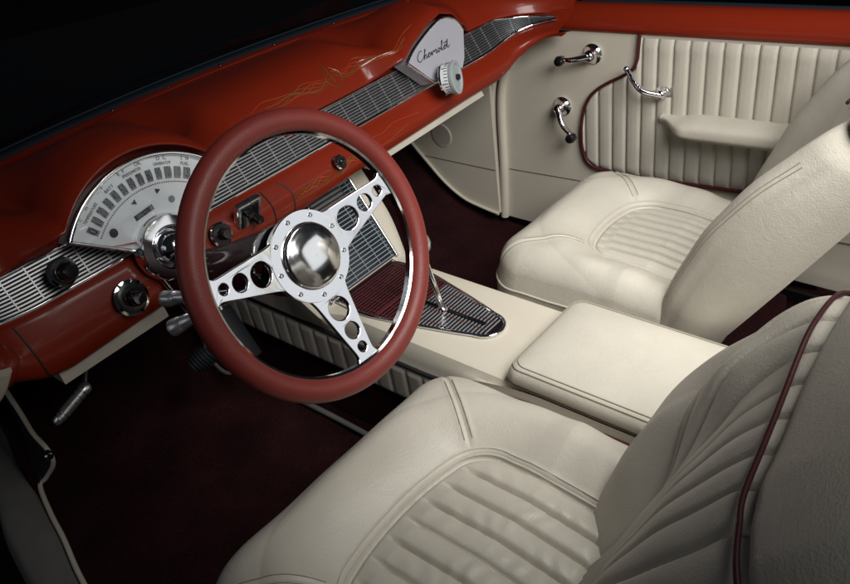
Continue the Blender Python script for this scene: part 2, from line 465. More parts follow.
quad(-.374, .611, .017, .0040, 0, .0013, .12); quad(-.3605, .6127, .0026, .0034, 1, .0016, .12)
mk.mat(1); mk.text('00742', .0075, TP(-.377, .6107, .0018), TX*.993+TZ*.12, TZ*.993-TX*.12)
for x, z, r, m in ((-.430, .606, .0065, 0), (-.324, .610, .0052, 1)):
    mk.mat(m); mk.add([TP(x+r*math.cos(a), z+r*math.sin(a), .0013) for a in np.linspace(0, 2*pi, 20, endpoint=False)], [tuple(range(20))])
mk.mat(0)
for sx_ in (-1, 1):
    x0 = -.378 if sx_ < 0 else -.342
    mk.add([TP(x0+sx_*.008, .630, .0013), TP(x0, .634, .0013), TP(x0, .626, .0013)], [(0, 1, 2)])
mk.build('gauge_marking', ['print_dark', 'print_grey'], clu, smooth=10)
ln = MB(); lp = [TP(x, z, .0058) for x, z in fan(.1755)+[AP]]; ln.add(lp, [tuple(range(len(lp)))]); ln.build('lens', 'lens', clu)
nd = MB(); a0, a1 = TP(-.388, .574, .004), TP(-.452, .594, .004)
nd.prism([a0+TZ*.0014, a0-TZ*.0014, a1], V([0, -.001, 0])); nd.build('needle', 'print_red', clu)
# chrome bullseye at the fan apex and the bracket under it
hb = MB(); c0 = TP(CL_X-.006, .552, -.004); ax = V([0, -.958, .287])
hb.lathe(c0, ax, [(0, .052), (.018, .052), (.025, .048), (.025, .034), (.016, .031), (.012, .022)], 48)
hb.build('column_shroud', 'chrome', DASH)
hb = MB(); hb.ball(c0+ax*.020, (.0245, .0245, .0245), 28, 16); hb.build('column_dome', 'polished', DASH)
hb = MB()
for dx in (-.032, .0, .034):
    hb.tube([c0+V([dx, -.006, -.022]), c0+V([dx*.75+.004, -.035, -.085]), c0+V([dx*.6+.006, -.052, -.118])], [.006, .005, .004], 8)
hb.build('column_bracket', 'chrome', DASH)

# ---- knobs
def knob(name, c, ax, r_out, r_in, ln, ring='black', parent=DASH, label=None):
    c = V(c); ax = V(ax, float)/np.linalg.norm(ax)
    o = MB().lathe(c, ax, [(-.004, r_out), (.004, r_out), (.007, r_out*.9), (.007, r_out*.55)], 32).build(name, ring, parent, label=label)
    MB().lathe(c, ax, [(.004, r_out*1.05), (.0055, r_out*1.07), (.007, r_out*.93), (.0074, r_out*.9)], 32, cap=False).build('bezel_ring', 'chrome', o)
    m = MB(); prof = [(.004, r_in*.8), (ln*.35, r_in*.8), (ln*.4, r_in), (ln*.9, r_in), (ln, r_in*.8), (ln, .001)]
    m.lathe(c, ax, prof, 24); m.build('cap', 'black_gloss', o)
    MB().lathe(c, ax, [(ln*.3, r_in*1.12), (ln*.38, r_in*1.2), (ln*.46, r_in*1.12)], 28, cap=False).build('collar', 'chrome', o)
    return o
nx = V([.05, -.93, .3])
knob('headlight_knob', (-.520, -.012, .590), nx, .020, .012, .034)
knob('wiper_knob', (-.452, -.036, .512), nx, .026, .012, .030)
knob('ignition_switch', (-.273, -.032, .524), nx, .019, .009, .022)
knob('glovebox_lock', (.003, -.036, .530), nx, .0125, .006, .012)
# heater control
hc = MB().box((-.213, -.034, .532), (.025, .006, .029), V([(1, 0, 0), (0, .94, .34), (0, -.34, .94)]), .003).build('heater_control', 'satin', DASH)
A = V([(1, 0, 0), (0, .94, .34), (0, -.34, .94)])
MB().box((-.213, -.0385, .5335), (.0185, .004, .022), A, .002).build('recess', 'black_gloss', hc)
for dx, dz in ((-.008, .008), (.006, -.010)):
    MB().box((-.213+dx, -.050, .534+dz), (.007, .009, .0045), A, .0015).build('lever', 'black', hc)

# ---- passenger side pod with script lettering and clock
pod = [(.296, .570)]+[tuple(q) for q in catmull(POD, 6)]+[(.404, .585), (.39, .57)]
pd = MB().prism([TP(x, z, .006) for x, z in pod][::-1], V([0, .036, -.0105])).build('speaker_pod', 'pod_face', DASH, smooth=30)
MB().tube([TP(x, z, .005) for x, z in pod[1:-2]], .0030, 8).tube([TP(x, z, .006) for x, z in (pod[1], pod[0])], .0032, 8).build('bezel', 'chrome', pd)
# handwritten-style chrome script "Chevrolet"
SCR = {'C': [(.75, .95), (.45, 1.05), (.15, .7), (.1, .3), (.4, -.02), (.8, .15), (.95, .22)],
       'h': [(0, .22), (.25, .8), (.3, 1.0), (.2, .9), (.1, 0), (.2, .35), (.36, .45), (.4, .2), (.44, .02), (.62, .2)],
       'e': [(0, .2), (.28, .36), (.2, .47), (.06, .3), (.14, .03), (.42, .2)],
       'v': [(0, .2), (.12, .45), (.2, .05), (.38, .45), (.46, .36), (.58, .36)],
       'r': [(0, .25), (.14, .48), (.2, .40), (.3, .42), (.26, .1), (.34, .02), (.48, .2)],
       'o': [(0, .2), (.22, .45), (.06, .25), (.2, .02), (.34, .25), (.22, .44), (.36, .36), (.5, .32)],
       'l': [(0, .2), (.26, .85), (.28, 1.02), (.16, .9), (.14, .15), (.24, .02), (.42, .2)],
       't': [(0, .2), (.22, .9), (.14, .2), (.26, .02), (.5, .2)]}
mb = MB(); px = 0.; o0 = TP(.268, .6175, .0070); ex = TX; ey = TZ*.82+TX*.10; k = .0215
line = []
for ch in 'Chevrolet':
    g = SCR[ch]; line += [(px+a+.18*b, b) for a, b in g]; px += max(a for a, b in g)-.02
cc = catmull(line, 5)
mb.tube([o0+ex*(a*k*1.02)+ey*(b*k) for a, b in cc], .00075, 5)
mb.tube([o0+ex*((px-.62+a)*k)+ey*(b*k) for a, b in ((.0, .66), (.55, .74))], .0009, 5)
mb.build('script_badge', 'print_dark', pd)
cdir = V([.38, -.90, .16]); cdir /= np.linalg.norm(cdir); cc0 = V([.312, -.055, .578])
ck = MB().lathe(cc0, cdir, [(-.014, .022), (-.010, .029), (.010, .0305), (.013, .0300)], 44).build('clock', 'white_face', DASH)
MB().lathe(cc0, cdir, [(.0095, .0310), (.014, .0335), (.0185, .0330), (.0200, .0300), (.0190, .0255), (.0165, .0240)], 44, cap=False).build('bezel', 'clock_ring', ck)
MB().lathe(cc0, cdir, [(-.0115, .0290), (-.0095, .0312), (-.0060, .0305)], 44, cap=False).build('bezel', 'chrome', ck)
MB().lathe(cc0, cdir, [(.0150, .0250), (.0172, .0245), (.0174, .001)], 40).build('dial', 'clock_ring', ck)
MB().lathe(cc0, cdir, [(.0160, .0065), (.0240, .0055), (.0250, .001)], 20).build('knob', 'black', ck)
uu = np.cross(cdir, [0, 0, 1.]); uu /= np.linalg.norm(uu); ww = np.cross(uu, cdir)
hm = MB()
for k_ in range(30):
    a = k_*pi/15; d = uu*math.cos(a)+ww*math.sin(a); e = np.cross(cdir, d); l = .006 if k_ % 5 == 0 else .0035
    hm.box(cc0+d*.0301+cdir*(.008-l), (l, .0007, .0007), V([cdir, e, d]))
hm.build('graduation', 'print_dark', ck, smooth=10)
MB().tube([TP(.335, .585, .0), cc0-cdir*.012], .008, 10).build('stem', 'black', ck)

# ================================================================== WINDSHIELD
WS = thing('windshield', 'dark curved windshield glass rising from a blue black gasket above the red dash', 'windshield', (0, .3, .65))
pp = np.linspace(-.66, .60, 80)
def wpt(p, dy, dz):
    R = rows(p); return dash_pt(p, R[0, 0]+dy, R[0, 1]+dz)
mb = MB().grid(V([[wpt(p, dy, dz) for dy, dz in ((-.004, .002), (-.002, .010), (.006, .014), (.022, .012), (.034, .006), (.036, -.02))] for p in pp]))
mb.build('gasket', 'gasket', WS)
mb = MB().tube([wpt(p, .016, .0155) for p in pp], .0022, 6); mb.build('gasket_bead', 'gasket', WS)
mb = MB().grid(V([[wpt(p*(1-.12*t), .024-.30*t, .012+.42*t) for t in np.linspace(0, 1, 14)] for p in pp])); mb.build('glass', 'glass', WS)
HD = MB().grid(V([[(x, y, .60-.06*(y-.4)-.05*x*x+.01*math.cos(x*5)) for y in np.linspace(.345, 1.6, 12)] for x in np.linspace(-.8, .8, 20)]))
tag(HD.build('hood', 'hood'), 'dark hood and cowl outside beyond the windshield', 'car hood')

# ================================================================== STEERING WHEEL
T = .3917
WC = V([-.349, -.3618, .6255]); E1 = V([1., 0, 0]); E2 = V([0, math.sin(T), math.cos(T)]); E3 = V([0, -math.cos(T), math.sin(T)])
def W(a, b, c=0.): return WC+E1*a+E2*b+E3*c
SW = thing('steering_wheel', 'red leather wrapped three spoke steering wheel with drilled polished spokes', 'steering wheel', tuple(WC))
RR, rr = .1695, .0155
A_ = np.linspace(0, 2*pi, 180, endpoint=False)
mb = MB(); sec = [(rr*math.cos(b), rr*1.06*math.sin(b)) for b in np.linspace(0, 2*pi, 28, endpoint=False)]
mb.grid(V([[W((RR+p)*math.cos(a), (RR+p)*math.sin(a), q) for p, q in sec] for a in A_]), wu=True, wv=True); mb.build('rim', 'rim_leather', SW)
mb = MB(); sec = [(-.0175, -.005), (-.0145, -.0065), (-.0145, .0065), (-.0175, .005)]
mb.grid(V([[W((RR+p)*math.cos(a), (RR+p)*math.sin(a), q-.001) for p, q in sec] for a in A_]), wu=True, wv=True); mb.build('rim_inlay', 'chrome', SW, smooth=30)
HO = -.016  # hub face sits forward of the rim plane
def spoke(ang):
    d = V([math.cos(ang), math.sin(ang)]); n = V([-d[1], d[0]])
    pr = [(.036, .038), (.050, .0305), (.062, .0265), (.085, .0225), (.115, .0175), (.138, .0135), (.147, .0140), (.1555, .0205)]
    pr = catmull(pr, 4)
    out = [tuple(d*r+n*w) for r, w in pr]+[tuple(d*r-n*w) for r, w in pr[::-1]]
    holes = [circ(rad, 28, tuple(d*r)) for r, rad in ((.0775, .0168), (.1105, .0122), (.1355, .0080))]
    m = MB(); m.plate(out, [h[::-1] for h in holes], .0045, WC, E1, E2, E3, .0009)
    # dish: hub end lower than the rim end
    P = np.vstack(m.v); rel = P-WC; rad = np.sqrt((rel@E1)**2+(rel@E2)**2)
    P = P+E3[None, :]*(HO*(1-np.clip((rad-.05)/.11, 0, 1)))[:, None]; m.v = [P]
    return m
for k_, ang in enumerate((.20, pi-.20, -pi/2)): spoke(ang).build('spoke', 'polished', SW, smooth=35)
hub = MB().lathe(W(0, 0, HO-.012), E3, [(0, .056), (.012, .0595), (.016, .060), (.0175, .059), (.0175, .0435), (.0165, .0425)], 72).build('hub', 'polished', SW, smooth=35)
cap = MB().lathe(W(0, 0, HO), E3, [(.004, .0430), (.009, .0425), (.0115, .0410), (.0125, .038), (.0128, .0360), (.0137, .0335), (.0142, .031), (.0154, .0265), (.0164, .020), (.0171, .012), (.0174, .004), (.0174, .0005)], 72, cap=False).build('horn_cap', 'cap_metal', hub, smooth=60)
for k_ in range(9):
    a = k_*2*pi/9+.35
    MB().lathe(W(.0520*math.cos(a), .0520*math.sin(a), HO+.005), E3, [(0, .0030), (.0015, .0030), (.0022, .0022), (.0012, .0014), (.0012, .0005)], 14).build('screw', 'satin', hub)

# ---- column
SC = thing('steering_column', 'glossy maroon steering column behind the wheel with black collar and chrome lever knobs', 'steering column', tuple(W(0, 0, -.2)))
MB().lathe(W(0, 0, -.42), E3, [(0, .034), (.20, .036), (.25, .040), (.335, .0455), (.34, .046)], 48).build('housing', 'maroon_paint', SC)
MB().lathe(W(0, 0, -.08), E3, [(0, .0465), (.004, .049), (.030, .050), (.040, .047), (.050, .040), (.062, .036)], 48).build('collar', 'black_gloss', SC)
for (a, b) in ((V([-.452, -.150, .503]), W(-.03, -.02, -.14)), (V([-.425, -.100, .516]), W(-.03, -.02, -.19))):
    d = (a-b)/np.linalg.norm(a-b)
    lv = MB().tube([b, a-d*.02], .0038, 10).build('lever', 'chrome', SC)
    MB().lathe(a, d, [(-.030, .0075), (-.026, .0085), (-.012, .0105), (-.010, .0100), (-.008, .0112), (.006, .0128), (.010, .0122), (.011, .009), (.011, .001)], 28).build('knob', 'tool_metal', lv)

# ================================================================== CENTRE CONSOLE
CON = thing('center_console', 'cream leather centre console with ribbed dark trim inlay between the seats', 'console', (0, -.3, 0))
ZD = .277
STK = 1.47
def con_top(y): return ZD+max(0., y+.046)*STK
def gz(y): return .226+.036*float(sm((-.28-y)/.25))
def con_sec(y):
    """half cross-section of console at y: list of (x, z)"""
    top = min(con_top(y), .47)
    hw = .108+.042*sm((y+.10)/.12)
    g = gz(y)
    return [(hw-.018, top), (hw-.006, top-.004), (hw, top-.016), (.113+(hw-.108)*.35, g+.016), (.114, g+.004), (.117, g-.004), (.112, .138), (.100, .132), (.098, .0)]
ys = np.concatenate([np.linspace(-1.05, -.06, 40), np.linspace(-.048, .085, 24), np.linspace(.10, .42, 12)])
P = []
for y in ys:
    h = con_sec(y); P.append([(x, y, z) for x, z in h[::-1]][::-1][::-1]+[(-x, y, z) for x, z in h])
P = V([[(-x, y, z) for x, z in con_sec(y)[::-1]]+[(x, y, z) for x, z in con_sec(y)] for y in ys])
MB().grid(P, flip=True).build('body', 'vinyl', CON, smooth=40)
# stack: sloping upper face joining deck to dash
J0, J1 = V([0, -.046, ZD+.001]), V([0, .075, ZD+.001+.121*STK])
sv = (J1-J0)/np.linalg.norm(J1-J0); sn = np.cross([1., 0, 0], sv); sn = sn if sn[1] < 0 else -sn
def ST(x, t, off=0.): return J0+V([x, 0, 0])+sv*t+sn*off
SL = np.linalg.norm(J1-J0)
mb = MB(); tt = [(-.0, 0), (SL+.03, 0)]

def ribs(outline_fn, n_l, o, t0, t1, mset, parent, name, along, dm):
    pass
# upper inlay (blue black, ribs run along x, dividers along the slope)
ui = MB(); ui.mat(0)
hw = lambda t: .094+.004*t/SL
ui.prism([ST(-hw(0), .004, .003), ST(hw(0), .004, .003), ST(hw(SL), SL-.004, .003), ST(-hw(SL), SL-.004, .003)], -sn*.004)
ui.mat(1)
for k_ in range(26):
    t = .008+k_*(SL-.016)/25; w = hw(t)-.004
    ui.box(ST(0, t, .0038), (w, .0009, .0006), V([(1, 0, 0), sv, sn]))
for k_ in range(6):
    x = -.085+k_*.034; ui.box(ST(x, SL/2, .0042), (.0006, SL/2-.006, .0005), V([(1, 0, 0), sv, sn]))
inl = ui.build('upper_inlay', ['trim_blue', 'rib_light'], CON, smooth=20)
for s_ in (-1, 1): MB().tube([ST(s_*(hw(0)+.002), 0, .004), ST(s_*(hw(SL)+.002), SL, .004)], .0035, 8).build('edge_trim', 'chrome', CON)
# air vents
for x in (.022, ):
    vb = MB().box(ST(x, .172, .004), (.046, .022, .004), V([(1, 0, 0), sv, sn]), .002).build('air_vent', 'chrome', CON)
    MB().box(ST(x, .172, .0065), (.042, .0185, .002), V([(1, 0, 0), sv, sn])).build('opening', 'recess', vb)
    m = MB()
    for k_ in range(4): m.box(ST(x, .1585+k_*.009, .0095), (.041, .0018, .002), V([(1, 0, 0), sv*.8+sn*.6, sn*.8-sv*.6]))
    m.build('louver', 'tool_metal', vb)
# lower inlay: maroon/black, tapering to a rounded tip
tip = []
lo_ = [(.080, -.050), (.084, -.13), (.066, -.22), (.046, -.30), (.034, -.340)]
R_ = catmull(lo_, 6)
end = [(.034*math.cos(a)*1.0, -.340-.036*math.sin(a)) for a in np.linspace(.1, pi-.1, 12)]
out = [tuple(q) for q in R_]+end+[(-a, b) for a, b in R_[::-1]]
XO = -.004
lw = lambda y: np.interp(y, [-.372, -.36, -.340, -.30, -.22, -.13, -.05], [.008, .026, .034, .046, .066, .084, .080])
li = MB(); li.mat(0); li.prism([(x+XO, y, ZD+.004) for x, y in out][::-1], (0, 0, -.006))
li.mat(2)
ny = 40
for k_ in range(ny):
    y = -.062-k_*(.302/ny); w = lw(y)-.004
    li.mat(2 if y > -.205 else 1); li.box((XO, y, ZD+.0045), (w, (.0007 if y > -.205 else .0011), .0006))
for k_ in range(6):
    x = -.07+k_*.028; y1 = -.06; y0 = float(np.interp(abs(x), [.008, .034, .046, .066, .084], [-.36, -.335, -.30, -.22, -.12]))
    li.mat(2); li.box((x+XO, (y0+y1)/2, ZD+.0049), (.0006, (y1-y0)/2, .0005))
for y in (-.10, -.15, -.20): li.mat(2); li.box((XO, y, ZD+.0049), (lw(y)-.004, .001, .0005))
li.build('lower_inlay', ['trim_red', 'rib_light', 'rib_red'], CON, smooth=20)
MB().tube([(x+XO, y, ZD+.004) for x, y in out], .0034, 8).build('edge_trim', 'chrome', CON)
MB().tube([ST(-.083, .0, .003), ST(.083, .0, .003)], .0018, 8).build('edge_trim', 'rib_red', CON)
MB().box((XO, -.27, ZD+.0050), (.0045, .072, .0012), None, .0008).build('shift_slot', 'black_gloss', CON)
# side pleated panels and piping on the driver side and passenger side
for s_ in (-1, 1):
    m = MB(); G = []
    for y in np.linspace(-1.0, .40, 520):
        h = con_sec(y); d = abs(((y/.040) % 1)-.5)*2; b = .0050*(1-d**5)
        G.append([(s_*(np.interp(t, [0, 1], [h[5][0], h[6][0]+.002])+b*min(1, min(t, 1-t)/.06+.2)), y, np.interp(t, [0, 1], [h[5][1]-.004, .140])) for t in np.linspace(0, 1, 14)])
    m.grid(V(G), flip=(s_ > 0)).build('pleated_side', 'leather', CON, smooth=60)
    MB().tube([(s_*.1185, y, gz(y)) for y in np.linspace(-1.0, -.36, 40)], .0033, 8).build('piping', 'maroon_piping', CON)
    MB().tube([(s_*.1175, y, gz(y)) for y in np.linspace(-.36, .40, 30)], .0040, 8).build('piping', 'recess', CON, label='dark shadow line under the console ledge')  # dark tube drawn for the shaded gap under the ledge, no piping
    MB().grid(V([[(s_*x, y, z) for x, z in ((.1005, .135), (.102, .10), (.106, .004))] for y in np.linspace(-1.0, .42, 6)])).build('tunnel_carpet', 'carpet', CON)
# armrest lid
def rrect(hx, hy, r, n=6):
    o = []
    for cx, cy, a0 in ((hx-r, hy-r, 0), (-hx+r, hy-r, 90), (-hx+r, -hy+r, 180), (hx-r, -hy+r, 270)):
        for k_ in range(n+1):
            a = math.radians(a0+90*k_/n); o.append((cx+r*math.cos(a), cy+r*math.sin(a)))
    return o
ar = MB(); LR = []
for ins, z in ((.004, .2805), (.0, .284), (-.002, .290), (.0005, .300), (.004, .3075), (.010, .3125), (.018, .3155), (.035, .3185), (.06, .3205), (.10, .322)):
    LR.append([(x*max(.02, (1-ins/.112)) , -.735+y*(1-ins/.28)*1., z) for x, y in rrect(.112, .28, .022)])
ar.grid(V(LR), wv=True); ar.f.append(tuple(ar.n-28+k for k in range(28))); ar.mi.append(0)
lid = ar.build('armrest_lid', 'leather', CON, smooth=60)
st = MB()
for ins, z in ((.0058, .3106), (.0120, .3142)):
    st.tube([(x*(1-ins/.112), -.735+y*(1-ins/.28), z) for x, y in rrect(.112, .28, .022)], .0009, 6, closed=True)
st.build('stitching', 'stitch', lid)
MB().tube([(x*1.0, -.735+y, .2795) for x, y in rrect(.110, .278, .022)], .0016, 6, closed=True).build('shadow_gap', 'seam', CON)
# ramp between deck and lid front
# shifter
SH = thing('gear_shifter', 'thin chrome gear lever with round polished knob on the console', 'gear lever', (-.006, -.247, ZD))
MB().tube(catmull([(-.006, -.247, ZD+.004), (-.006, -.235, .33), (-.002, -.214, .392)], 6), .0055, 10).build('rod', 'chrome', SH)
MB().lathe((-.002, -.217, .386), (.02, .3, 1), [(0, .008), (.006, .010), (.010, .016), (.021, .0195), (.033, .018), (.040, .010), (.0415, .001)], 28).build('knob', 'tool_metal', SH)
MB().lathe((-.006, -.247, ZD+.003), (0, 0, 1), [(0, .011), (.004, .010), (.008, .006)], 20).build('boot', 'chrome', SH)

# ================================================================== SEATS
def squircle_sheet(hx, hy, Rc, N):
    """plan grid of a rounded rectangle; returns x,y and inset distance"""
    a = np.sin(np.linspace(-pi/2, pi/2, N))*.35+np.linspace(-1, 1, N)*.65
    A, B = np.meshgrid(a, a, indexing='ij'); m = np.maximum(np.maximum(abs(A), abs(B)), 1e-6)
    qx, qy = A*hx, B*hy; Rm = Rc*np.clip((m-.55)/.45, 0, 1)**1.5
    cx = np.clip(qx, -(hx*m-Rm), hx*m-Rm); cy = np.clip(qy, -(hy*m-Rm), hy*m-Rm)
    dx, dy = qx-cx, qy-cy; L = np.hypot(dx, dy); mx = np.maximum(abs(dx), abs(dy))
    k = np.where((abs(dx) > 1e-9) & (abs(dy) > 1e-9), mx/np.maximum(L, 1e-9), 1.)
    return cx+dx*k, cy+dy*k, m
def pad(name, hx, hy, Rc, re, top, base, mtl, parent, place, N=150, side=.012, warp=None):
    """soft pad: sheet with height field top(x,y), rounded edge re, sides down to base"""
    x, y, m = squircle_sheet(hx, hy, Rc, N)
    d = (1-m)*min(hx, hy)*1.0
    z = top(x, y)-np.where(d < re, re-np.sqrt(np.maximum(0, re*re-(re-d)**2)), 0.)
    P = np.stack([x, y, z], -1)
    if warp: P = warp(P)
    mb = MB(); mb.grid(place(P))
    loop = [(i, 0) for i in range(N)]+[(N-1, j) for j in range(1, N)]+[(i, N-1) for i in range(N-2, -1, -1)]+[(0, j) for j in range(N-2, 0, -1)]
    L = V([P[i, j] for i, j in loop]); c = V([0, 0, 0]); rowsP = [L]
    nrm = L[:, :2]/np.array([hx, hy]); nn = np.linalg.norm(nrm, axis=1)[:, None]; nrm = nrm/np.maximum(nn, 1e-6)
    for t in np.linspace(.08, 1, 14):
        q = L.copy(); q[:, 2] = L[:, 2]*(1-t)+base*t; q[:, :2] += nrm*side*math.sin(t*pi)**.7 - nrm*(side*1.5*max(0, t-.6)); rowsP.append(q)
    mb.grid(place(V(rowsP)), wv=True, flip=False)
    pad.ring = place(V(rowsP[2]))
    return mb.build(name, mtl, parent, smooth=75, weld=True), P

def crease(d, w): return np.exp(-(d/w)**2)

HY = .240
INF = .098          # insert half width; insert front edge (local y)
def ins_sd(x, y, INX):
    """signed distance to insert outline (arched front), negative inside"""
    yf = INF-.10*(np.abs(x)/INX)**2*.25
    r = .040
    qx = np.abs(x)-(INX-r); qy = y-(yf-r)
    return np.where((qx > 0) & (qy > 0), np.hypot(qx, qy)-r, np.maximum(qx, qy)-r)
def cushion_top(x, y, INX=.108, SPC=.04, PK=1.):
    sd = ins_sd(x, y, INX)
    t = np.clip(sd/.12, 0, 1)
    bol = .0+.050*np.sin(np.clip(t, 0, 1)*pi*.60)
    bol *= .72+.28*np.clip(1-(y+.24)/.48, 0, 1)
    z = np.where(sd > 0, bol, 0.)
    sp = SPC; dd = (np.abs(((x/sp)+.5) % 1-.5))*sp
    ple = -.0082*crease(dd, .0029)+.0042*(1-(1-dd/(sp/2))**2)
    z = z+np.where(sd < -.004, ple*np.clip((-sd-.004)/.026, 0, 1), 0)
    z = z-.0048*crease(sd, .0036)+.0016*crease(sd-.009, .004)
    # corner seams from insert to front corners
    for s_ in (-1, 1):
        ux, uy = .62*s_, .78; px, py = x-s_*(INX-.012), y-(INF-.016)
        al = px*ux+py*uy; ds = np.abs(px*uy-py*ux)
        on = np.clip(al/.02, 0, 1)
        z = z-.0020*crease(ds, .0028)*on+.0008*crease(ds-.007, .004)*on
    # slight wrinkles and crown
    z = z+PK*np.where(sd < 0, .0008*np.sin(y*170+np.sin(x*70)*2.5)*np.sin(y*19+x*33)**2*np.clip(-sd/.03, 0, 1), .0007*np.sin(y*120+x*90)*np.sin(x*29-y*17)**2*np.clip(1-sd/.05, 0, 1))
    z = z+.0016*np.sin(x*37+y*21)*np.sin(y*44-x*9)*np.clip(sd/.03+.4, 0, 1)
    z = z-.012*np.clip((y+.24)/.48, 0, 1)*0-.02*np.clip((-.05-y)/.19, 0, 1)
    return .298+z
SEAT_G = 'cream leather bucket seats'
def make_seat(cx, cy, label, HX, INX, by=0., REC=math.radians(32.5), SPC=.042, INN=1):
    cush_top = lambda x, y: cushion_top(x, y, INX, SPC, .85 if INN > 0 else .22)-(.045+(.05*np.clip(-y/.2, 0, 1) if INN < 0 else 0.))*np.clip((-x*INN-INX)/(HX-INX), 0, 1)**2
    root = thing('bucket_seat', label, 'car seat', (cx, cy, 0), SEAT_G)
    pl = lambda P: V(P)+V([cx, cy, 0.])
    def pl(P):
        P = V(P); P[..., 1] = np.where(P[..., 1] < 0, P[..., 1]*.68, P[..., 1]); return P+V([cx, cy, 0.])
    cush, P = pad('cushion', HX, HY, .075, .055, cush_top, .12, 'leather', root, pl, N=300, side=.010)
    rg = pad.ring+(pad.ring-pad.ring.mean(0))*V([.006, .006, 0.]); MB().tube(rg, .0018, 6, closed=True).build('seam_piping', 'leather', cush)
    # piping around the insert, following the surface
    pts = []
    xs = np.linspace(-INX, INX, 80)
    def zt(x, y): return float(cush_top(V([x]), V([y]))[0])
    side = []
    for yy in np.linspace(-.22, .06, 30): side.append((-INX-.001, yy))
    cor = []
    N_ = 60
    def contour():
        out = []
        for a in np.linspace(-pi*.02, pi*1.02, 90):
            lo_, hi_ = 0., .3
            for _ in range(30):
                mid = (lo_+hi_)/2; X_, Y_ = mid*math.cos(a), -.02+mid*math.sin(a)
                if float(ins_sd(V([X_]), V([Y_]), INX)[0]) < 0: lo_ = mid
                else: hi_ = mid
            out.append((lo_*math.cos(a), -.02+lo_*math.sin(a)))
        return out
    ct = contour(); ct = [(INX, -.215), (INX, -.12)]+ct+[(-INX, -.12), (-INX, -.215)]
    for off, r in ((.004, .0017), (.0105, .0013)):
        m = MB(); q = []
        for i, (a, b) in enumerate(ct):
            a2, b2 = ct[min(i+1, len(ct)-1)]; a1, b1 = ct[max(i-1, 0)]; t = V([a2-a1, b2-b1]); t /= np.linalg.norm(t)+1e-9
            nx_, ny_ = t[1], -t[0]; X_, Y_ = a+nx_*off, b+ny_*off; q.append((cx+X_, cy+Y_*(1 if Y_ > 0 else .68), zt(X_, Y_)+.0004))
        m.tube(q, r, 6); m.build('seam_piping', 'leather', cush)
    for s_ in (-1, 1):
        for off in (-.0058, .0058):
            q = []
            for al in np.linspace(.012, .125, 24):
                X_ = s_*(INX-.012)+al*.62*s_+off*.78; Y_ = INF-.016+al*.78-off*.62*s_
                ins = min(HX-.03-abs(X_), HY-.03-Y_)
                if ins < -.0: break
                q.append((X_, Y_))
            # lay on the finished sheet
            ql = []
            for X_, Y_ in q:
                k_ = np.argmin((P[..., 0]-X_)**2+(P[..., 1]-Y_)**2); ql.append((cx+X_, cy+Y_, P.reshape(-1, 3)[k_, 2]+.0006))
            if len(ql) > 3: MB().tube(ql, .0008, 5).build('stitching', 'stitch', cush)
    # ---- backrest
    B0 = V([cx, cy-.112+by, .30]); Hd = V([0, -math.sin(REC), math.cos(REC)]); Nd = V([0, math.cos(REC), math.sin(REC)])
    def bp(P): P = V(P); return B0+P[..., :1]*V([1., 0, 0])+P[..., 1:2]*Hd+P[..., 2:3]*Nd
    BX, BY, BC = HX+.002, .270, .175      # half width, half height, centre height
    def back_top(x, y):
        h = y+BC; u = np.clip(h/.45, 0, 1)
        ax_ = np.abs(x); ed = .095+(.165 if INN > 0 else .045)*sm((h-.04)/.36)
        t = np.clip((ax_-ed)/.085, 0, 1)
        bol = -(.004+.036*(1-sm((h-.02)/.38)))*(1-np.sin(t*pi*.5)*np.where(x*INN > 0, 1., .55))
        bol = bol+np.where(x*INN > 0, np.sin(np.clip((h+.03)/.48, 0, 1)*pi), .2*np.sin(np.clip((h+.03)/.48, 0, 1)*pi) if INN > 0 else 1.7*np.sin(np.clip((h+.15)/.74, 0, 1)*pi))*.040*sm((ax_-.11)/.08)
        q = x/ed*5.5; dd = np.abs((q+.5) % 1-.5)*(ed/5.5); hs = ed/11.
        ple = -.0058*crease(dd, .0036)+.0040*(1-(1-np.clip(dd/hs, 0, 1))**2)
        z = bol+np.where(ax_ < ed, ple*np.clip((ed-ax_)/.012, 0, 1), 0)-.004*crease(ax_-ed, .004)
        z = z+.012*np.sin(u*pi)*(1-np.clip(ax_/.2, 0, 1)**2)
        z = z+.0012*np.sin(x*31+h*17)*np.sin(h*38)
        return z
    PRO = V([(-.215, .425, -.125), (-.180, .445, -.092), (-.150, .450, -.060), (-.118, .450, -.036), (-.085, .448, -.023), (-.047, .445, -.014), (.065, .437, -.008), (.16, .440, -.001), (.22, .440, .0), (.245, .43, .0)])*V([HX/.265, 1, 1])
    if INN < 0: PRO[:, 2] = np.where(np.abs(PRO[:, 0]) > .19, -.008, 0.)
    NP = lambda x: np.interp(x*INN, PRO[:, 0], PRO[:, 2]); HP = lambda x: np.interp(x*INN, PRO[:, 0], PRO[:, 1])
    def warp(P):
        P = P.copy(); h = P[..., 1]+BC; P[..., 0] *= 1-np.where(P[..., 0]*INN > 0, .07, .17 if INN > 0 else .07)*np.clip((h-.1)/.36, 0, 1)**1.5+.02*np.sin(np.clip(h/.4, 0, 1)*pi); P[..., 1] = h
        P[..., 2] += (NP(P[..., 0])-NP(0.))*sm((h-.10)/.34)
        return P
    bk, PB = pad('backrest', BX, BY, .06, .034, back_top, -.10, 'leather', root, bp, N=280, side=.012, warp=warp)
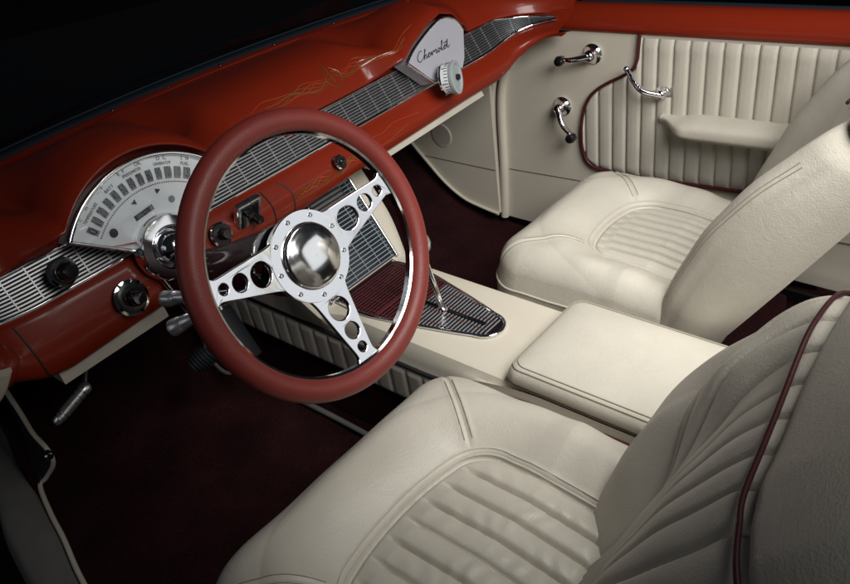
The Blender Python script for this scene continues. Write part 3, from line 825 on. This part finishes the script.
    # double stitched seam along the inner side panel
    for s_ in ((-1,) if INN < 0 else ()):
        for o_ in (.010, .018):
            q = []
            for h in np.linspace(.03, .36, 36):
                row = np.abs(PB[..., 1]-h); k0 = np.argmin(row[PB.shape[0]//2]); col = PB[:, k0]
                xe = np.abs(col[:, 0]).max()-.002-o_*.7; k_ = np.argmin(np.abs(col[:, 0]-s_*xe)); w_ = col[k_]; q.append(bp(V([[w_[0], w_[1], w_[2]+.0003]]))[0])
            q = V(q)
            for _ in range(3): q[1:-1] = (q[:-2]+q[1:-1]*2+q[2:])/4
            MB().tube(q, .0009, 5).build('stitching', 'stitch', bk)
    # upper roll / headrest section
    TX_, TY_ = HX-.013, .115
    def top2(x, y): return .0012*np.sin(x*30+y*15)
    def warp2(P):
        P = P.copy(); v = P[..., 1]+TY_; X_ = P[..., 0].copy()
        P[..., 2] += NP(X_)-.06*(v/.23)**2+.010; P[..., 1] = HP(X_)-.014+v; P[..., 0] *= 1-.14*np.clip(v/.23, 0, 1)**2; return P
    hr, P2 = pad('upper_roll', TX_, TY_, .035, .022, top2, -.12, 'leather', root, bp, N=90, side=.006, warp=warp2)
    q = [bp(V([(c+V([0, -.012, .012+.008*float(sm((c[0]+.04)/.22))]))*V([INN, 1, 1])]))[0] for c in catmull(list(PRO[:-2])+([V([HX*.90, .43, -.015]), V([HX*.915, .42, -.07])] if INN > 0 else []), 8)]
    MB().tube(q, .0026, 8).build('top_piping', 'dark_piping', hr)
    # plinth
    MB().box((cx, cy-.01, .065), (HX-.04, .20, .055), None, .01).build('base', 'carpet', root)
    return root
DX, DY = -.417, -.598
S1 = make_seat(DX, DY, 'nearer driver seat of cream leather, in the foreground behind the steering wheel', .265, .150, .0, math.radians(32.5), .037)
S2 = make_seat(.368, -.475, 'farther passenger seat of cream leather, beside the door with armrest and cranks', .226, .108, -.005, math.radians(32.5), .025, -1)

# ================================================================== PASSENGER DOOR
XD = .695
DOOR = thing('car_door', 'cream passenger door card with vertical pleats, maroon piping and red painted top', 'car door', (XD, -.3, .03))
# plain panel
front = catmull([(.105, .030), (.100, .10), (.094, .22), (.090, .34), (.080, .41), (.055, .465), (.020, .505), (-.04, .537), (-.11, .560)], 8)
pts = [tuple(q) for q in front]+[(y, .560+.024*(-y-.11)/.58) for y in np.linspace(-.14, -1.05, 20)]+[(-1.05, .03)]
m = MB(); m.prism([(XD, y, z) for y, z in pts], (.03, 0, 0)); m.build('door_card', 'vinyl', DOOR, smooth=40)
# windlace along the front edge
for off, mt, r in ((.008, 'vinyl', .0115), (.0215, 'maroon_piping', .0035), (.034, 'vinyl', .0085)):
    q = []
    for i, (y, z) in enumerate(front[:44]): q.append((XD-.006, y+off*(1 if z < .42 else max(.0, 1-(z-.42)/.08)), z+off*.55*(0 if z < .40 else min(1, (z-.40)/.08))))
    MB().tube(q, r, 10).build('windlace', mt, DOOR)
# raised pleated insert
pip = catmull([(-.277, .572), (-.2745, .54), (-.272, .512), (-.262, .492), (-.235, .472), (-.205, .455), (-.175, .434), (-.152, .408), (-.138, .372), (-.132, .33), (-.133, .29), (-.140, .262), (-.152, .244), (-.178, .234), (-.23, .233), (-.31, .236), (-.40, .243), (-.50, .250), (-.70, .262), (-1.04, .285)], 6)
MB().tube([(XD-.0075, y, z) for y, z in pip], .0038, 8).build('piping', 'maroon_piping', DOOR)
def zr(y): # z range of the insert at y
    top = .557+.024*(-y-.11)/.58
    up_ = pip[:len(pip)//2+10]
    if y > -.272:
        seg = [(a, b) for a, b in pip if a >= -.2775]; hi = [q for q in seg if q[1] >= .31 and q[1] < .515]; hi = sorted(hi, key=lambda q: q[0])
        top = float(np.interp(y, [q[0] for q in hi], [q[1] for q in hi]))
    lo_ = sorted([q for q in pip if q[1] < .31], key=lambda q: q[0]); bot = float(np.interp(y, [q[0] for q in lo_], [q[1] for q in lo_]))
    return bot+.003, max(top-.003, bot+.004)
G = []
for y in np.linspace(-1.04, -.136, 460):
    a, b = zr(y); dd = abs(((y/.0352) % 1)-.5)*.0352; dd = .0176-dd
    d = .0075*(1-(1-min(1, dd/.0176))**6)+.0012*min(1, dd/.0176)
    edge = lambda t: min(1, min(t, 1-t)/.05)
    G.append([(XD-.001-d*min(1, edge(t)+.25), y, a+(b-a)*t) for t in np.linspace(0, 1, 26)])
MB().grid(V(G)).build('pleated_insert', 'leather', DOOR, smooth=70)
# crease seam and lower band
MB().tube([(XD-.0005, y, .176+.06*(.09-y)*.9) for y in np.linspace(.09, -.13, 12)], .0012, 6).build('seam', 'seam', DOOR)
MB().prism([(XD-.006, -.165, .205), (XD-.006, -1.04, .255), (XD-.006, -1.04, .20), (XD-.006, -.18, .155)], (.008, 0, 0)).build('lower_band', 'vinyl', DOOR)
# red painted upper rail
G = []
for y in np.linspace(-.07, -1.06, 52):
    zb = .562+.024*(-y-.11)/.58
    G.append([(XD+dx, y, zb+dz) for dx, dz in ((.012, -.006), (.0, -.003), (-.007, .003), (-.008, .012), (-.004, .026), (.006, .040), (.022, .049), (.040, .052), (.046, .045), (.046, .0))])
MB().grid(V(G), flip=True).build('upper_rail', 'red_paint', DOOR, smooth=60)
G = MB().tube([(XD+.048, y, .612+.024*(-y-.11)/.58) for y in np.linspace(-.11, -1.05, 20)], .006, 8); G.build('window_seal', 'gasket', DOOR)
# armrest
AY0, AY1 = -.335, -.78
G = []
for i, y in enumerate(np.linspace(AY0, AY1, 60)):
    t = (AY0-y)/(AY0-AY1); w = .018+.050*sm(t/.16)*(1-.15*t); hh = .012+.028*sm(t/.22); zc = .390+.020*t+.006*(1-sm(t/.12))
    ring = []
    for a in np.linspace(-pi/2, pi/2, 18):
        ca, sa = math.cos(a), math.sin(a); ring.append((XD-.004-w*abs(ca)**.45*(1 if ca >= 0 else -1), y, zc+hh*.5*np.sign(sa)*abs(sa)**.6))
    G.append(ring)
AR = MB().grid(V(G), flip=True); AR.f += [tuple(range(18)), tuple(range(60*18-18, 60*18))]; AR.mi += [0, 0]
arm = AR.build('armrest', 'leather', DOOR, smooth=70)
MB().tube([V(g[3])+V([-.001, 0, -.001]) for g in G], .0018, 6).build('piping', 'leather', arm)
# cranks and handle
def crank(name, c, e, knobm, parent, r=.020, bow=.0):
    c = V([XD, *c]); e = V([XD-.030, *e])
    o = MB().lathe(c, (-1, 0, 0), [(0, r*1.15), (.004, r*1.15), (.008, r*.9), (.016, r*.72), (.026, r*.62), (.030, r*.45), (.031, .001)], 32).build(name, 'chrome', parent)
    c2 = c+V([-.026, 0, 0]); e2 = e+V([-.0, 0, 0]); mid = (c2+e2)/2+V([-.012, 0, bow])
    MB().tube(catmull([c2, mid, e2], 8), np.linspace(.0080, .0058, 17), 12).build('arm', 'chrome', o)
    if knobm: MB().lathe(e2+V([.004, 0, 0]), (-1, 0, 0), [(0, .006), (.004, .0105), (.018, .0120), (.024, .009), (.025, .001)], 24).build('knob', knobm, o)
    else: MB().ball(e2, (.0065, .007, .0065), 14, 8).build('tip', 'chrome', o)
    return o
crank('vent_crank', (-.162, .514), (-.098, .502), 'black_gloss', DOOR)
crank('door_handle', (-.335, .450), (-.258, .500), None, DOOR, .017, -.012)
crank('window_crank', (-.080, .378), (-.122, .318), 'black_gloss', DOOR)

# ================================================================== KICK PANELS
KP = thing('kick_panel', 'cream kick panel with round perforated speaker, beside the passenger door', 'kick panel', (.68, .25, .05))
w2 = catmull([(.455, .262), (.403, .204), (.355, .157), (.296, .103), (.234, .067), (.171, .053), (.118, .046)], 6)
pts = [tuple(q) for q in w2]+[(.118, .50), (.45, .50)]
MB().prism([(.672, y, z) for y, z in pts], (.03, 0, 0)).build('panel', 'vinyl', KP)
MB().tube([(.668, y, z) for y, z in w2], .0045, 8).build('welt', 'vinyl', KP)
MB().tube([(.671, y, .176-.02*(y-.1)) for y in np.linspace(.12, .36, 8)], .001, 6).build('seam', 'seam', KP)
sp = MB(); sp.mat(0); sp.lathe((.672, .292, .245), (-1, 0, 0), [(0, .034), (.002, .034), (.003, .032)], 36)
sp.mat(1)
for i in range(-6, 7):
    for j in range(-6, 7):
        a, b = i*.0046, (j+.5*(i % 2))*.0050
        if a*a+b*b < .030**2: sp.lathe((.6688, .292+a, .245+b), (-1, 0, 0), [(0, .0014), (.0004, .0014)], 6)
sp.build('speaker', ['vinyl', 'seam'], KP, smooth=30)
KD = thing('kick_panel', 'kick panel coloured dark for shade, with pale welt edge at the driver side sill', 'kick panel', (-.6, .27, .05))
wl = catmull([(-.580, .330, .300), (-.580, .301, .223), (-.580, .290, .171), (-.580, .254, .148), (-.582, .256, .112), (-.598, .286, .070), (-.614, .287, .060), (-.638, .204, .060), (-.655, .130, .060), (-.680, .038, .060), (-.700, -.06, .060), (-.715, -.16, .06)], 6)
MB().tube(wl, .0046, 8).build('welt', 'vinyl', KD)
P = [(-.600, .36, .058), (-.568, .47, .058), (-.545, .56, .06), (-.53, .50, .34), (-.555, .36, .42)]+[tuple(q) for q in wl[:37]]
c0 = V(P).mean(0); m = MB(); m.add([c0]+P, [(0, i, i % len(P)+1) for i in range(1, len(P)+1)]); m.build('panel', 'shade_panel', KD)
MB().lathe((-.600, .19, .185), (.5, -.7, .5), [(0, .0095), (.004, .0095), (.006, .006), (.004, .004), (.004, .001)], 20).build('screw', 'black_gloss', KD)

# ================================================================== SILL, PILLAR, FLOOR
SI = thing('door_sill', 'worn grey driver door sill strip at the lower left edge', 'door sill', (-.68, 0, .05))
G = []
for y, xl, xr in ((.56, -.60, -.556), (.40, -.655, -.60), (.27, -.70, -.628), (.15, -.725, -.653), (.03, -.745, -.684), (-.10, -.765, -.702), (-.3, -.79, -.725), (-.9, -.80, -.74)):
    G.append([(xl-.012, y, .02), (xl-.004, y, .048), (xl+.004, y, .055), ((xl*.7+xr*.3), y, .057), ((xl+xr)/2, y, .0545), (xr-.006, y, .056), (xr, y, .05), (xr+.002, y, .0)])
G = V(G); G = V([catmull(G[:, j], 6) for j in range(8)]).transpose(1, 0, 2)
MB().grid(G, flip=True).build('strip', 'sill', SI, smooth=50)
m = MB().grid(V([[(x, y, z) for x, z in ((-.79-.0, .02), (-.83, .005), (-.86, -.05), (-.86, -.16))] for y in np.linspace(.5, -1.6, 12)])); m.build('rocker', 'maroon_paint', SI)
AP_ = thing('hinge_pillar', 'cream trimmed hinge pillar below the left end of the dash', 'pillar', (-.70, .0, .1))
MB().tube(catmull([(-.676, -.128, .575), (-.686, -.120, .555), (-.698, -.105, .535), (-.715, -.08, .52)], 6), .013, 14).build('windlace', 'vinyl', AP_)
MB().tube(catmull([(-.700, -.058, .55), (-.712, -.048, .49), (-.722, -.03, .47), (-.728, -.01, .45)], 6), .011, 10).build('post', 'maroon_paint', AP_)

G = []
for x in np.linspace(-.71, .71, 60):
    G.append([(.71-(.71-x)*(.71-np.interp(y, [.05, .2, .4, .6], [-.71, -.645, -.60, -.55]))/1.42, y, z+.003*math.sin(x*23+y*9)*math.sin(y*17)) for y, z in [(-1.7, 0), (-1.3, 0), (-1.0, 0), (-.6, 0), (-.3, 0), (-.1, 0), (.0, 0), (.1, .004), (.18, .012), (.26, .035), (.34, .08), (.42, .135), (.50, .20), (.56, .28), (.60, .40), (.61, .52), (.58, .60)]])
fl = MB().grid(V(G)).build('carpet_floor', 'carpet'); tag(fl, 'dark maroon carpet on the car floor and toe board', None, kind='structure')
tm = MB().tube(catmull([(-.150, .16, .022), (-.140, .083, .012), (-.137, .0, .010), (-.138, -.104, .010), (-.14, -.25, .010)], 6), .006, 8)
tag(tm.build('floor_mat_welt', 'sill'), 'pale binding strip on the carpet beside the console', 'carpet binding')
fo = MB().grid(V([[(x, y, -.42) for y in np.linspace(-8, 8, 5)] for x in np.linspace(-8, 8, 5)])); tag(fo.build('studio_floor', 'outside'), 'black studio floor outside the car', None, kind='structure')
# passenger side sill strip behind the seat
tag(MB().box((.668, -.78, .075), (.012, .30, .012), None, .004).build('sill_plate', 'chrome'), 'thin bright sill plate below the passenger door', 'sill plate')
# ================================================================== PEDALS AND PULL HANDLE
BP = thing('brake_pedal', 'ribbed black rubber pedal pad on a bent bright arm, left of the flat pedal', 'pedal', (-.27, .15, .16))
m = MB(); c = V([-.272, .165, .185]); axp = V([.86, -.30, .40]); axp /= np.linalg.norm(axp)
prof = []
for k_ in range(9):
    t = -.027+k_*.0067; rad = .0235*math.sqrt(max(.15, 1-(abs(t)/.040)**2)); prof += [(t, rad*.86), (t+.0012, rad), (t+.0048, rad), (t+.006, rad*.86)]
m.lathe(c, axp, prof, 26); m.build('pad', 'rubber', BP)
MB().tube(catmull([(-.29, .20, .42), (-.273, .158, .297), (-.268, .156, .261), (-.262, .156, .217), (-.262, .172, .19), (-.256, .166, .166), (-.245, .160, .135), (-.232, .160, .118), (-.218, .160, .114)], 8), .0042, 10).build('arm', 'tool_metal', BP)
AC = thing('accelerator_pedal', 'flat dark blue black pedal pad leaning on the toe board by the console', 'pedal', (-.16, .22, .05))
av = V([0, .55, .83]); an = V([0, -.83, .55])
MB().box((-.172, .19, .165), (.026, .062, .006), V([(1, 0, 0), av, an]), .004).build('pad', 'rubber', AC)
MB().tube([(-.172, .20, .16), (-.172, .30, .20), (-.172, .40, .30)], .006, 8).build('arm', 'black', AC)
PH = thing('pull_handle', 'chrome grooved pull handle hanging under the left end of the dash', 'pull handle', (-.55, .1, .31))
a, b = V([-.585, .115, .287]), V([-.508, .115, .318]); d = (b-a)/np.linalg.norm(b-a); L_ = np.linalg.norm(b-a)
prof = [(0, .003), (.003, .006), (.010, .0075), (.0105, .0065), (.013, .0065), (.0135, .008), (.018, .008), (.0185, .007), (.021, .007), (.0215, .0085)]
prof += [(L_-.030, .0088), (L_-.0295, .0075), (L_-.026, .0075), (L_-.0255, .009), (L_-.020, .009), (L_-.0195, .0076), (L_-.016, .0076), (L_-.0155, .009), (L_-.006, .009), (L_-.002, .006), (L_, .001)]
prof = [(t, r*1.15) for t, r in prof]; MB().lathe(a, d, prof, 26).build('grip', 'tool_metal', PH)
MB().tube([b-d*.01, b+d*.02+V([0, .02, .02]), b+d*.04+V([.0, .05, .10])], .004, 8).build('rod', 'black', PH)

# ================================================================== LIGHT
w = bpy.data.worlds.new('World'); bpy.context.scene.world = w; w.use_nodes = True
bg = w.node_tree.nodes['Background']; bg.inputs['Color'].default_value = (.55, .62, .75, 1); bg.inputs['Strength'].default_value = .013
def area(name, loc, target, sx, sy, power, col=(1, 1, 1)):
    l = bpy.data.lights.new(name, 'AREA'); l.shape = 'RECTANGLE'; l.size = sx; l.size_y = sy; l.energy = power; l.color = col
    o = bpy.data.objects.new(name, l); C.objects.link(o); o.location = loc
    o.rotation_euler = (Vector(target)-Vector(loc)).to_track_quat('-Z', 'Y').to_euler(); return o
key = area('softbox', (-.22, -1.48, 1.52), (.66, -.20, .40), .9, .6, 7.4, (1, .982, .945)); key.data.spread = math.radians(88)
top = area('console_fill', (.10, -1.05, 1.55), (.12, -.52, .3), .5, .4, 2.2, (1, .975, .93)); top.data.spread = math.radians(62)  # added fill that brightens the armrest and passenger seat
area('rear_reflection_fill', (1.1, -2.4, 1.05), (-.3, -.3, .55), 1.3, 1.0, 3.4, (.98, .99, 1))  # added so the wheel spokes and hub mirror something bright
area('doorway_fill', (-1.9, .1, 1.0), (-.3, .0, .4), 1.0, .8, 1.0, (.88, .92, 1))  # added fill from the left for the chrome in the driver footwell

sc = bpy.context.scene
sc.view_settings.view_transform = 'Standard'; sc.view_settings.look = 'None'; sc.view_settings.exposure = 0
sc.render.engine = 'CYCLES'; sc.cycles.use_denoising = True
sc.cycles.max_bounces = 8
